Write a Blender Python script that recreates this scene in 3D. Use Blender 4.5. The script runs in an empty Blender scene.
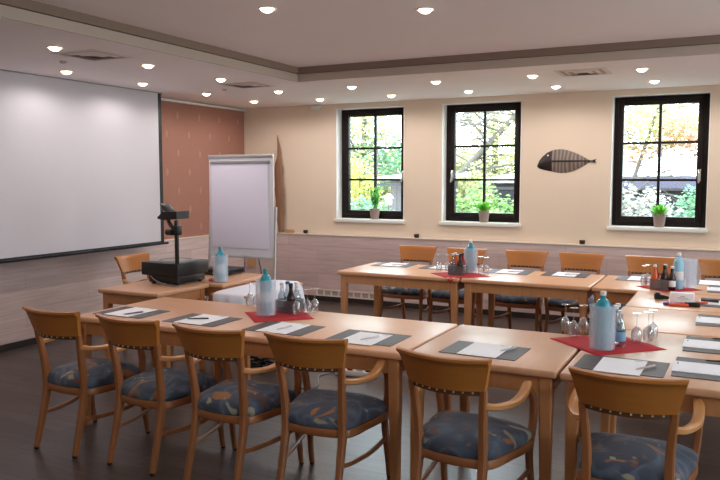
import bpy, bmesh, math, random
from mathutils import Vector, Matrix
random.seed(7)
S = bpy.context.scene
COL = S.collection
PI = math.pi

# ------------------------------------------------------------------ materials
def rgb(r, g, b):
    f = lambda c: (c/255/12.92) if c/255 <= .04045 else ((c/255+.055)/1.055)**2.4
    return (f(r), f(g), f(b), 1)

def newmat(name):
    m = bpy.data.materials.new(name); m.use_nodes = True
    nt = m.node_tree; b = nt.nodes['Principled BSDF']
    return m, nt, b

def mat(name, c, rough=.5, metal=0., var=.08, scale=6., stretch=(1, 1, 1), bump=0., spec=.5, coat=0., coatr=.1, emit=None, es=0.):
    m, nt, b = newmat(name)
    c = rgb(*c)
    tc = nt.nodes.new('ShaderNodeTexCoord'); mp = nt.nodes.new('ShaderNodeMapping')
    mp.inputs['Scale'].default_value = stretch
    nt.links.new(tc.outputs['Object'], mp.inputs['Vector'])
    n = nt.nodes.new('ShaderNodeTexNoise'); n.inputs['Scale'].default_value = scale; n.inputs['Detail'].default_value = 5
    nt.links.new(mp.outputs['Vector'], n.inputs['Vector'])
    mx = nt.nodes.new('ShaderNodeMix'); mx.data_type = 'RGBA'
    mx.inputs['A'].default_value = tuple(v*(1-var) for v in c[:3])+(1,)
    mx.inputs['B'].default_value = tuple(min(1, v*(1+var)) for v in c[:3])+(1,)
    nt.links.new(n.outputs['Fac'], mx.inputs['Factor'])
    nt.links.new(mx.outputs['Result'], b.inputs['Base Color'])
    b.inputs['Roughness'].default_value = rough; b.inputs['Metallic'].default_value = metal
    b.inputs['Specular IOR Level'].default_value = spec
    b.inputs['Coat Weight'].default_value = coat; b.inputs['Coat Roughness'].default_value = coatr
    if bump:
        bp = nt.nodes.new('ShaderNodeBump'); bp.inputs['Strength'].default_value = bump; bp.inputs['Distance'].default_value = .01
        nt.links.new(n.outputs['Fac'], bp.inputs['Height']); nt.links.new(bp.outputs['Normal'], b.inputs['Normal'])
    if emit:
        b.inputs['Emission Color'].default_value = rgb(*emit); b.inputs['Emission Strength'].default_value = es
    return m

def wood(name, c, rough=.4, var=.16, along=0, coat=.0, bump=.05, spec=.5):
    st = [7, 7, 7]; st[along] = .7
    return mat(name, c, rough, var=var, scale=5, stretch=tuple(st), coat=coat, bump=bump, spec=spec)

def planks(name, c1, c2, mortar, bw, bh, rough, axes, msize=.004, grain=(.6, 9, 9), gvar=.25, spec=.5, bump=.1):
    m, nt, b = newmat(name)
    tc = nt.nodes.new('ShaderNodeTexCoord')
    sx = nt.nodes.new('ShaderNodeSeparateXYZ'); cx = nt.nodes.new('ShaderNodeCombineXYZ')
    nt.links.new(tc.outputs['Object'], sx.inputs[0])
    nt.links.new(sx.outputs[axes[0]], cx.inputs[0]); nt.links.new(sx.outputs[axes[1]], cx.inputs[1])
    br = nt.nodes.new('ShaderNodeTexBrick'); br.offset = .37; br.offset_frequency = 2
    br.inputs['Color1'].default_value = rgb(*c1); br.inputs['Color2'].default_value = rgb(*c2); br.inputs['Mortar'].default_value = rgb(*mortar)
    br.inputs['Scale'].default_value = 1; br.inputs['Mortar Size'].default_value = msize; br.inputs['Bias'].default_value = 0
    br.inputs['Brick Width'].default_value = bw; br.inputs['Row Height'].default_value = bh
    nt.links.new(cx.outputs[0], br.inputs['Vector'])
    mp = nt.nodes.new('ShaderNodeMapping'); mp.inputs['Scale'].default_value = grain
    nt.links.new(cx.outputs[0], mp.inputs['Vector'])
    n = nt.nodes.new('ShaderNodeTexNoise'); n.inputs['Scale'].default_value = 4; n.inputs['Detail'].default_value = 6
    nt.links.new(mp.outputs['Vector'], n.inputs['Vector'])
    rp = nt.nodes.new('ShaderNodeMapRange'); rp.inputs['From Min'].default_value = .3; rp.inputs['From Max'].default_value = .7
    rp.inputs['To Min'].default_value = 1-gvar; rp.inputs['To Max'].default_value = 1+gvar
    nt.links.new(n.outputs['Fac'], rp.inputs['Value'])
    mx = nt.nodes.new('ShaderNodeMix'); mx.data_type = 'RGBA'; mx.blend_type = 'MULTIPLY'; mx.inputs['Factor'].default_value = 1
    nt.links.new(br.outputs['Color'], mx.inputs['A']); nt.links.new(rp.outputs['Result'], mx.inputs['B'])
    nt.links.new(mx.outputs['Result'], b.inputs['Base Color'])
    b.inputs['Roughness'].default_value = rough; b.inputs['Specular IOR Level'].default_value = spec
    bp = nt.nodes.new('ShaderNodeBump'); bp.inputs['Strength'].default_value = bump; bp.inputs['Distance'].default_value = .003
    nt.links.new(n.outputs['Fac'], bp.inputs['Height']); nt.links.new(bp.outputs['Normal'], b.inputs['Normal'])
    return m

def thinglass(name, tint=(255, 255, 255), gloss=.08, edge=.5, rough=.02):
    m = bpy.data.materials.new(name); m.use_nodes = True; nt = m.node_tree; nt.nodes.clear()
    o = nt.nodes.new('ShaderNodeOutputMaterial'); t = nt.nodes.new('ShaderNodeBsdfTransparent'); t.inputs[0].default_value = rgb(*tint)
    g = nt.nodes.new('ShaderNodeBsdfGlossy'); g.inputs['Roughness'].default_value = rough
    lw = nt.nodes.new('ShaderNodeLayerWeight'); lw.inputs['Blend'].default_value = .35
    mr = nt.nodes.new('ShaderNodeMapRange'); mr.inputs['To Min'].default_value = gloss; mr.inputs['To Max'].default_value = edge
    nt.links.new(lw.outputs['Facing'], mr.inputs['Value'])
    mx = nt.nodes.new('ShaderNodeMixShader')
    nt.links.new(mr.outputs['Result'], mx.inputs[0]); nt.links.new(t.outputs[0], mx.inputs[1]); nt.links.new(g.outputs[0], mx.inputs[2])
    nt.links.new(mx.outputs[0], o.inputs[0])
    return m

def frosted(name, c, alpha=.5, rough=.25):
    m = bpy.data.materials.new(name); m.use_nodes = True; nt = m.node_tree; b = nt.nodes['Principled BSDF']
    n = nt.nodes.new('ShaderNodeTexNoise'); n.inputs['Scale'].default_value = 30
    mr = nt.nodes.new('ShaderNodeMapRange'); mr.inputs['To Min'].default_value = alpha-.04; mr.inputs['To Max'].default_value = alpha+.04
    nt.links.new(n.outputs['Fac'], mr.inputs['Value']); nt.links.new(mr.outputs['Result'], b.inputs['Alpha'])
    b.inputs['Base Color'].default_value = rgb(*c); b.inputs['Roughness'].default_value = rough
    return m

def seat_fabric():
    m, nt, b = newmat('patterned_seat_fabric')
    tc = nt.nodes.new('ShaderNodeTexCoord'); oi = nt.nodes.new('ShaderNodeObjectInfo')
    mul = nt.nodes.new('ShaderNodeMath'); mul.operation = 'MULTIPLY'; mul.inputs[1].default_value = 23.
    nt.links.new(oi.outputs['Random'], mul.inputs[0])
    ad = nt.nodes.new('ShaderNodeVectorMath'); ad.operation = 'ADD'
    nt.links.new(tc.outputs['Object'], ad.inputs[0]); nt.links.new(mul.outputs[0], ad.inputs[1])
    def noise(scale, dist, det=1.5):
        n = nt.nodes.new('ShaderNodeTexNoise'); n.inputs['Scale'].default_value = scale
        n.inputs['Distortion'].default_value = dist; n.inputs['Detail'].default_value = det
        nt.links.new(ad.outputs[0], n.inputs['Vector']); return n
    def ramp(stops):
        r = nt.nodes.new('ShaderNodeValToRGB'); r.color_ramp.interpolation = 'EASE'
        e = r.color_ramp.elements
        e[0].position, e[0].color = stops[0][0], stops[0][1]; e[1].position, e[1].color = stops[-1][0], stops[-1][1]
        for p, c in stops[1:-1]:
            q = e.new(p); q.color = c
        return r
    n1 = noise(5, 1.2)
    r1 = ramp([(0., rgb(40, 46, 58)), (.42, rgb(64, 74, 92)), (.52, rgb(86, 98, 116)), (.62, rgb(58, 66, 84)), (1., rgb(42, 48, 62))])
    nt.links.new(n1.outputs['Fac'], r1.inputs[0])
    W = (1, 1, 1, 1); K = (0, 0, 0, 1)
    cur = r1.outputs['Color']
    for sc, di, lo, c, off in ((5.2, 1.6, .60, rgb(168, 108, 58), 3.1), (6.5, 2.2, .64, rgb(168, 156, 132), 11.7), (6, 1.8, .655, rgb(112, 66, 60), 5.3)):
        n = noise(sc, di, 1.)
        a2 = nt.nodes.new('ShaderNodeVectorMath'); a2.operation = 'ADD'; a2.inputs[1].default_value = (off, off*2, off)
        nt.links.new(ad.outputs[0], a2.inputs[0]); nt.links.new(a2.outputs[0], n.inputs['Vector'])
        r = ramp([(lo, K), (lo+.07, (.9, .9, .9, 1))]); nt.links.new(n.outputs['Fac'], r.inputs[0])
        mx = nt.nodes.new('ShaderNodeMix'); mx.data_type = 'RGBA'
        nt.links.new(r.outputs['Color'], mx.inputs['Factor']); nt.links.new(cur, mx.inputs['A']); mx.inputs['B'].default_value = c
        cur = mx.outputs['Result']
    nt.links.new(cur, b.inputs['Base Color'])
    b.inputs['Roughness'].default_value = .75; b.inputs['Sheen Weight'].default_value = .25
    return m

def fish_skin():
    m, nt, b = newmat('striped_fish_body')
    tc = nt.nodes.new('ShaderNodeTexCoord')
    w = nt.nodes.new('ShaderNodeTexWave'); w.inputs['Scale'].default_value = 7; w.inputs['Distortion'].default_value = 6; w.inputs['Detail'].default_value = 3
    mp = nt.nodes.new('ShaderNodeMapping'); mp.inputs['Scale'].default_value = (1, 1, .25)
    nt.links.new(tc.outputs['Object'], mp.inputs['Vector']); nt.links.new(mp.outputs['Vector'], w.inputs['Vector'])
    r = nt.nodes.new('ShaderNodeValToRGB'); r.color_ramp.elements[0].color = rgb(98, 84, 76); r.color_ramp.elements[1].color = rgb(146, 128, 116)
    nt.links.new(w.outputs['Fac'], r.inputs[0]); nt.links.new(r.outputs['Color'], b.inputs['Base Color']); b.inputs['Roughness'].default_value = .5
    return m

def leaves_mat(name, cols, rough=.6):
    m, nt, b = newmat(name)
    tc = nt.nodes.new('ShaderNodeTexCoord'); n = nt.nodes.new('ShaderNodeTexNoise'); n.inputs['Scale'].default_value = 6; n.inputs['Detail'].default_value = 3
    nt.links.new(tc.outputs['Object'], n.inputs['Vector'])
    r = nt.nodes.new('ShaderNodeValToRGB'); e = r.color_ramp.elements
    e[0].position = .3; e[0].color = rgb(*cols[0]); e[1].position = .7; e[1].color = rgb(*cols[-1])
    for k, c in enumerate(cols[1:-1]):
        q = e.new(.3+.4*(k+1)/(len(cols)-1)); q.color = rgb(*c)
    nt.links.new(n.outputs['Fac'], r.inputs[0]); nt.links.new(r.outputs['Color'], b.inputs['Base Color'])
    b.inputs['Roughness'].default_value = rough
    t = nt.nodes.new('ShaderNodeBsdfTranslucent'); nt.links.new(r.outputs['Color'], t.inputs['Color'])
    ms = nt.nodes.new('ShaderNodeMixShader'); ms.inputs[0].default_value = .45
    nt.links.new(b.outputs[0], ms.inputs[1]); nt.links.new(t.outputs[0], ms.inputs[2]); nt.links.new(ms.outputs[0], nt.nodes['Material Output'].inputs[0])
    return m

M = {}
M['ceiling'] = mat('ceiling_paint', (250, 242, 243), .85, var=.02, scale=3)
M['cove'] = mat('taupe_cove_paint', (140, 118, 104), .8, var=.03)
M['fascia'] = mat('cove_fascia_paint', (196, 178, 164), .8, var=.02)
M['cream'] = mat('cream_wall_paint', (230, 209, 187), .85, var=.025, scale=2.5, bump=.02)
M['whitepaint'] = mat('white_paint', (236, 232, 226), .5, var=.02)
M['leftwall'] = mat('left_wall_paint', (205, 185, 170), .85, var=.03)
M['wainB'] = planks('whitewashed_planks_back', (202, 177, 172), (214, 190, 184), (186, 162, 156), 1.25, .185, .6, (0, 2), .003, gvar=.12)
M['wainL'] = planks('whitewashed_planks_left', (202, 177, 172), (214, 190, 184), (186, 162, 156), 1.25, .185, .6, (1, 2), .003, gvar=.12)
M['ledge'] = mat('pale_ledge', (228, 214, 200), .5, var=.03)
M['floor'] = planks('dark_wood_floor', (74, 60, 56), (90, 75, 70), (50, 42, 40), 1.3, .16, .33, (0, 1), .002, gvar=.28, bump=.12)
M['skirting'] = mat('dark_skirting', (48, 38, 34), .5)
M['terracotta'] = mat('terracotta_textile', (165, 116, 99), .9, var=.07, scale=30, stretch=(1, 1, 1), bump=.05)
M['motif'] = mat('pale_motif', (182, 134, 115), .9)
M['frame'] = wood('dark_brown_window_frame', (28, 17, 14), .5, along=2, spec=.25)
M['pane'] = thinglass('window_glass', (250, 255, 253), .03, .3)
M['chrome'] = mat('brushed_steel', (200, 196, 190), .3, metal=.9)
M['screen'] = mat('projection_fabric', (204, 197, 203), .8, var=.01)
M['black'] = mat('black_plastic', (20, 20, 22), .4)
M['blackfab'] = mat('black_border', (14, 13, 14), .6)
M['darkmetal'] = mat('dark_metal_bar', (30, 30, 36), .35, metal=.5)
M['beech'] = wood('beech_veneer', (222, 166, 126), .33, along=0, var=.08, bump=.02, spec=.35)
M['beechY'] = wood('beech_veneer_turned', (208, 156, 120), .34, along=1, var=.08, bump=.02, spec=.3)
M['beechleg'] = wood('beech_leg', (196, 134, 86), .4, along=2)
M['oak'] = wood('oak_chair_frame', (160, 100, 60), .34, along=2)
M['oakpanel'] = wood('oak_chair_panel', (184, 114, 50), .36, along=0, var=.12)
M['oakarm'] = wood('oak_chair_arm', (198, 136, 80), .3, along=1)
M['strip'] = mat('dark_perforated_strip', (92, 54, 32), .5)
M['stud'] = mat('pale_stud', (214, 186, 150), .35)
M['seat'] = seat_fabric()
M['cap'] = mat('dark_foot_cap', (34, 26, 22), .6)
M['whiteboard'] = mat('flip_chart_board', (222, 218, 224), .35, var=.01)
M['paper'] = mat('white_paper', (252, 250, 254), .7, var=.01)
M['paperpad'] = mat('flip_paper', (236, 229, 246), .7, var=.012, scale=2)
M['alu'] = mat('aluminium', (190, 188, 186), .35, metal=.7)
M['grey'] = mat('grey_plastic', (148, 144, 146), .5)
M['felt'] = mat('charcoal_desk_pad', (74, 66, 68), .55, var=.06, scale=40)
M['ink'] = mat('grey_print', (150, 150, 158), .7)
M['pensilver'] = mat('pale_pen', (205, 198, 200), .3)
M['penpink'] = mat('rose_pen', (196, 160, 150), .3)
M['pendark'] = mat('dark_pen', (52, 40, 40), .3)
M['red'] = mat('red_napkin', (190, 34, 44), .85, var=.12, scale=60)
M['cooler'] = frosted('frosted_cooler', (228, 236, 248), .3)
M['blueglass'] = mat('turquoise_bottle', (60, 156, 176), .12, var=.05)
M['paleblue'] = mat('pale_blue_bottle', (160, 212, 236), .12, var=.06)
M['capgreen'] = mat('teal_cap', (70, 142, 136), .4)
M['capwhite'] = mat('white_cap', (228, 222, 220), .4)
M['label'] = mat('white_label', (226, 228, 232), .6)
M['bluelabel'] = mat('blue_label', (128, 172, 204), .6)
M['capblue'] = mat('blue_cap', (52, 92, 160), .4)
M['cola'] = mat('brown_cola_bottle', (44, 22, 18), .12)
M['redjuice'] = mat('red_juice_bottle', (140, 30, 28), .15)
M['orangejuice'] = mat('orange_juice_bottle', (206, 86, 36), .2)
M['clearbottle'] = thinglass('clear_bottle_glass', (226, 232, 234), .14, .75)
M['glass'] = thinglass('stemware_glass', (250, 251, 253), .13, .7, .2)
M['caddysteel'] = frosted('smoked_caddy', (128, 122, 124), .42, .3)
M['caddyclear'] = frosted('clear_caddy', (220, 214, 210), .4, .2)
M['cloth'] = mat('white_tablecloth', (232, 230, 240), .85, var=.02, bump=.03)
M['pot'] = mat('taupe_pot', (152, 132, 122), .7)
M['soil'] = mat('potting_soil', (50, 38, 30), .95)
M['plant'] = leaves_mat('pot_plant_leaf', [(104, 186, 60), (140, 214, 80), (190, 236, 120)])
M['plantdark'] = leaves_mat('zz_leaf', [(70, 150, 60), (100, 180, 84), (150, 210, 110)])
M['drift'] = wood('driftwood', (142, 104, 80), .8, along=2, var=.35, bump=.4)
M['tanblock'] = wood('tan_block', (190, 146, 104), .6)
M['fishhead'] = mat('dark_fish_head', (42, 32, 32), .45)
M['fishbody'] = fish_skin()
M['holder'] = mat('bronze_holder', (76, 58, 48), .4, metal=.4)
M['lamp'] = mat('lamp_lens', (255, 244, 224), .3, emit=(255, 240, 214), es=9.)
M['trimring'] = mat('lamp_ring', (225, 214, 206), .4)
M['vent'] = mat('vent_metal', (226, 212, 206), .5)
M['ventdark'] = mat('vent_shadow_gap', (186, 168, 160), .8)
M['purple'] = mat('purple_marker', (112, 58, 140), .35)
M['markred'] = mat('red_marker', (206, 62, 52), .35)
M['markorange'] = mat('orange_marker', (236, 92, 60), .35)
M['pink'] = mat('pink_lump', (214, 108, 122), .6)
M['grass'] = mat('lawn', (84, 98, 60), .9, var=.3, scale=3)
M['bounce'] = mat('pale_bounce_ground', (186, 182, 176), .9, var=.2, scale=20)  # kept pale so the unseen strip outside throws daylight indoors
M['bark'] = wood('tree_bark', (92, 84, 78), .9, along=2, var=.35, bump=.6)
M['shedwood'] = planks('grey_shed_boards', (92, 86, 88), (106, 98, 100), (60, 54, 58), 3., .14, .8, (2, 0), .006)
M['sheddark'] = planks('dark_shed_boards', (52, 46, 56), (62, 54, 66), (34, 30, 38), 3., .14, .8, (0, 2), .006)
M['roof'] = mat('pale_roof', (214, 206, 204), .6, var=.08)
M['fasciaout'] = mat('purple_grey_fascia', (84, 78, 98), .7)
M['gutter'] = mat('dark_gutter', (50, 44, 50), .6)
M['Lyel'] = leaves_mat('autumn_leaves', [(169, 160, 73), (197, 189, 106), (145, 169, 91)])
M['Lpal'] = leaves_mat('pale_yellow_leaves', [(145, 149, 115), (186, 182, 125), (169, 167, 143)])
M['Lgrn'] = leaves_mat('green_leaves', [(91, 128, 77), (132, 162, 97), (160, 180, 112)])
M['Lblu'] = leaves_mat('bluish_green_leaves', [(77, 123, 97), (115, 154, 123), (145, 176, 128)])
M['Livy'] = leaves_mat('grey_green_ivy', [(93, 97, 88), (186, 180, 169), (141, 162, 149)])
M['Lrst'] = leaves_mat('rusty_leaves', [(169, 119, 97), (191, 147, 115), (180, 165, 115)])

# ------------------------------------------------------------------ geometry helpers
class MB:
    def __init__(s): s.bm = bmesh.new(); s.mats = []
    def mi(s, m):
        if m not in s.mats: s.mats.append(m)
        return s.mats.index(m)
    def faces(s, fs, m):
        i = s.mi(m)
        for f in fs: f.material_index = i; f.smooth = True
    def box(s, x0, x1, y0, y1, z0, z1, m, bev=0., seg=2, rot=None, piv=None):
        r = bmesh.ops.create_cube(s.bm, size=1); vs = r['verts']
        for v in vs: v.co = Vector(((x0+x1)/2+v.co.x*(x1-x0), (y0+y1)/2+v.co.y*(y1-y0), (z0+z1)/2+v.co.z*(z1-z0)))
        fs = list({f for v in vs for f in v.link_faces})
        if bev:
            es = list({e for v in vs for e in v.link_edges})
            q = bmesh.ops.bevel(s.bm, geom=es, offset=bev, segments=seg, profile=.5, affect='EDGES')
            vs = list({v for f in q['faces'] for v in f.verts} | {v for v in vs if v.is_valid})
            fs = list({f for v in vs for f in v.link_faces})
        if rot is not None:
            p = piv if piv is not None else Vector(((x0+x1)/2, (y0+y1)/2, (z0+z1)/2))
            bmesh.ops.rotate(s.bm, verts=vs, cent=p, matrix=rot)
        s.faces(fs, m); return s
    def lathe(s, prof, m, n=20, c=(0, 0, 0), rot=None, cap=True):
        rings = []
        for r, z in prof:
            ring = []
            for k in range(n):
                a = 2*PI*k/n; v = Vector((r*math.cos(a), r*math.sin(a), z))
                if rot is not None: v = rot @ v
                ring.append(s.bm.verts.new(v+Vector(c)))
            rings.append(ring)
        fs = []
        for a, b in zip(rings, rings[1:]):
            for k in range(n): fs.append(s.bm.faces.new((a[k], a[(k+1) % n], b[(k+1) % n], b[k])))
        if cap:
            if prof[0][0] > 1e-5: fs.append(s.bm.faces.new(rings[0][::-1]))
            if prof[-1][0] > 1e-5: fs.append(s.bm.faces.new(rings[-1]))
        s.faces(fs, m); return s
    def sweep(s, path, sizes, m, n=8, smooth=4, upv=(0, 0, 1), square=.55):
        """rounded-rectangular section (w across, h along the second normal) swept on a smoothed path"""
        P = [Vector(p) for p in path]
        if not isinstance(sizes, list): sizes = [sizes]*len(P)
        pts, sz = [], []
        for i in range(len(P)-1):
            p0, p1, p2, p3 = P[max(i-1, 0)], P[i], P[i+1], P[min(i+2, len(P)-1)]
            for k in range(smooth):
                t = k/smooth
                pts.append(.5*((2*p1)+(p2-p0)*t+(2*p0-5*p1+4*p2-p3)*t*t+(3*p1-p0-3*p2+p3)*t**3))
                sz.append(tuple(sizes[i][j]*(1-t)+sizes[i+1][j]*t for j in (0, 1)))
        pts.append(P[-1]); sz.append(sizes[-1])
        rings = []; up = Vector(upv)
        for i, p in enumerate(pts):
            t = (pts[min(i+1, len(pts)-1)]-pts[max(i-1, 0)]).normalized()
            a = t.cross(up)
            if a.length < 1e-3: a = t.cross(Vector((0, 1, 0)))
            a.normalize(); b = a.cross(t).normalized()
            ring = []
            for k in range(n):
                th = 2*PI*(k+.5)/n
                c, d = math.cos(th), math.sin(th)
                cc = math.copysign(abs(c)**square, c); dd = math.copysign(abs(d)**square, d)
                ring.append(s.bm.verts.new(p+a*cc*sz[i][0]/2+b*dd*sz[i][1]/2))
            rings.append(ring)
        fs = []
        for a, b in zip(rings, rings[1:]):
            for k in range(n): fs.append(s.bm.faces.new((a[k], a[(k+1) % n], b[(k+1) % n], b[k])))
        fs.append(s.bm.faces.new(rings[0][::-1])); fs.append(s.bm.faces.new(rings[-1]))
        s.faces(fs, m); return s
    def tube(s, path, r, m, n=8, smooth=4):
        return s.sweep(path, (2*r, 2*r), m, n, smooth, square=1.)
    def loft(s, rings, m, closed=True, cap=True):
        R = [[s.bm.verts.new(Vector(p)) for p in r] for r in rings]; fs = []
        n = len(R[0])
        for a, b in zip(R, R[1:]):
            for k in range(n if closed else n-1): fs.append(s.bm.faces.new((a[k], a[(k+1) % n], b[(k+1) % n], b[k])))
        if cap: fs.append(s.bm.faces.new(R[0][::-1])); fs.append(s.bm.faces.new(R[-1]))
        s.faces(fs, m); return s
    def quad(s, pts, m):
        f = s.bm.faces.new([s.bm.verts.new(Vector(p)) for p in pts]); s.faces([f], m); return s
    def prism(s, poly, axis, a0, a1, m):
        """extrude a 2-D polygon along axis (0=x,1=y,2=z)"""
        def P(u, v, a): return ((a, u, v), (u, a, v), (u, v, a))[axis]
        return s.loft([[P(u, v, a0) for u, v in poly], [P(u, v, a1) for u, v in poly]], m)
    def build(s, name, parent=None, loc=(0, 0, 0), rz=0, sharp=35):
        me = bpy.data.meshes.new(name)
        bmesh.ops.recalc_face_normals(s.bm, faces=s.bm.faces[:])
        s.bm.to_mesh(me); s.bm.free()
        for m in s.mats: me.materials.append(m)
        try: me.set_sharp_from_angle(angle=math.radians(sharp))
        except Exception: pass
        o = bpy.data.objects.new(name, me); COL.objects.link(o)
        o.location = loc; o.rotation_euler = (0, 0, rz)
        if parent: o.parent = parent
        return o

def tag(o, label, cat, group=None, kind=None):
    o['label'] = label; o['category'] = cat
    if group: o['group'] = group
    if kind: o['kind'] = kind
    return o
def struct(o): o['kind'] = 'structure'; return o
def empty(name, loc, rz=0):
    o = bpy.data.objects.new(name, None); COL.objects.link(o); o.location = loc; o.rotation_euler = (0, 0, rz)
    o.empty_display_size = .05; return o
def copy_tree(o, parent=None):
    c = o.copy(); COL.objects.link(c)
    if parent: c.parent = parent; c.matrix_parent_inverse = Matrix()
    for ch in list(o.children): copy_tree(ch, c)
    return c
class Maker:
    """builds the prototype once, then hands out copies"""
    def __init__(s, fn): s.fn = fn; s.proto = None; s.used = False
    def __call__(s, loc, rz, label, cat, group=None):
        if s.proto is None: s.proto = s.fn(); o = s.proto
        else: o = copy_tree(s.proto)
        o.location = loc; o.rotation_euler = (0, 0, rz)
        for k in ('label', 'category', 'group'):
            if k in o: del o[k]
        return tag(o, label, cat, group)

# ------------------------------------------------------------------ room
XL, XR, YB, YR = -6.25, 3.2, 8.75, -3.4
ZC, ZU = 2.63, 2.77
RX, RY = -4.03, 6.58           # inner corner of the ceiling recess

struct(MB().box(XL-.3, XR+.3, YR-.3, YB+.36, -.12, 0, M['floor']).build('floor'))

WIN = [(-4.755, -3.775), (-3.262, -2.272), (-1.25, -.258)]
WZ0, WZ1 = 1.115, 2.565
b = MB()
xs = [XL-.3]+[v for w in WIN for v in w]+[XR+.3]
for i in range(0, len(xs), 2): b.box(xs[i], xs[i+1], YB, YB+.36, 0, 2.95, M['cream'])
for x0, x1 in WIN:
    b.box(x0, x1, YB, YB+.36, 0, WZ0-.04, M['cream']); b.box(x0, x1, YB, YB+.36, WZ1, 2.95, M['cream'])
struct(b.build('wall_back'))
struct(MB().box(XL-.3, XL, YR, YB, 0, 2.95, M['leftwall']).build('wall_left'))
# right and rear walls, out of frame, with two right-hand windows added for more daylight
RW = [(.6, 2.4), (4.2, 6.0)]
b = MB(); ys = [YR]+[v for w in RW for v in w]+[YB]
for i in range(0, len(ys), 2): b.box(XR, XR+.3, ys[i], ys[i+1], 0, 2.95, M['cream'])
for y0, y1 in RW:
    b.box(XR, XR+.3, y0, y1, 0, .95, M['cream']); b.box(XR, XR+.3, y0, y1, 2.5, 2.95, M['cream'])
struct(b.build('wall_right'))
struct(MB().box(XL-.3, XR+.3, YR-.3, YR, 0, 2.95, M['cream']).build('wall_rear'))
for k, (y0, y1) in enumerate(RW):
    b = MB()
    for a0, a1, z0, z1 in ((y0, y0+.09, .95, 2.5), (y1-.09, y1, .95, 2.5), (y0+.09, y1-.09, .95, 1.05), (y0+.09, y1-.09, 2.41, 2.5), ((y0+y1)/2-.03, (y0+y1)/2+.03, 1.05, 2.41)):
        b.box(XR+.12, XR+.18, a0, a1, z0, z1, M['frame'])
    w = struct(b.build('window_%d' % (k+4)))  # unseen window, added to let in extra daylight
    MB().box(XR+.145, XR+.15, y0+.09, y1-.09, 1.05, 2.41, M['pane']).build('pane', w)

# ceiling: low soffit ring, stepped fascia, high centre field
b = MB()
XI, YI = 2.2, -2.4
for x0, x1, y0, y1 in ((XL, RX, YR, YB), (RX, XR, RY, YB), (XI, XR, YR, RY), (RX, XI, YR, YI)):
    b.box(x0, x1, y0, y1, ZC, 3.0, M['ceiling'])
b.box(RX, XI, YI, RY, ZU, 3.0, M['ceiling'])
struct(b.build('ceiling'))
b = MB()          # lower pale fascia proud of the soffit edge, darker cove moulding above it
for x0, x1, y0, y1 in ((RX, RX+.02, YI, RY), (RX, XI, RY-.02, RY)):
    b.box(x0, x1, y0, y1, ZC+.001, ZC+.075, M['fascia'])
for x0, x1, y0, y1 in ((RX, RX+.045, YI, RY), (RX, XI, RY-.045, RY)):
    b.box(x0, x1, y0, y1, ZC+.078, ZU, M['cove'])
struct(b.build('trim_1'))

# wainscot on two walls with a pale ledge, dark skirting
WF = 8.66
struct(MB().box(XL+.06, XR, WF, YB, .0, .885, M['wainB']).build('trim_2'))
struct(MB().box(XL+.055, XR, WF-.012, YB, .885, .9, M['ledge'], .003).build('trim_3'))
struct(MB().box(XL, XL+.05, YR, WF, 0, .885, M['wainL']).build('trim_4'))
struct(MB().box(XL, XL+.06, YR, WF-.012, .885, .9, M['ledge'], .003).build('trim_5'))
struct(MB().box(XL+.065, XR, WF-.016, WF, 0, .065, M['skirting']).build('baseboard_back'))
struct(MB().box(XL+.05, XL+.066, YR, WF-.016, 0, .065, M['skirting']).build('baseboard_left'))
# terracotta textile covering beside the screen, with a small pale motif
b = MB().box(XL, XL+.012, 6.4, YB-.001, .9, 2.585, M['terracotta'])
for r in range(7):
    for c in range(6):
        y = 6.5+c*.42+(.21 if r % 2 else 0); z = 1.02+r*.235
        if y < YB-.06: b.loft([[(XL+.0125, y+.022*math.cos(a*PI/5), z+.048*math.sin(a*PI/5)) for a in range(10)], [(XL+.0135, y+.018*math.cos(a*PI/5), z+.042*math.sin(a*PI/5)) for a in range(10)]], M['motif'])
struct(b.build('trim_6'))
struct(MB().box(XL, XL+.05, 5.2, YB-.002, 2.588, 2.612, M['whitepaint'], .005).build('trim_7'))

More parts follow.
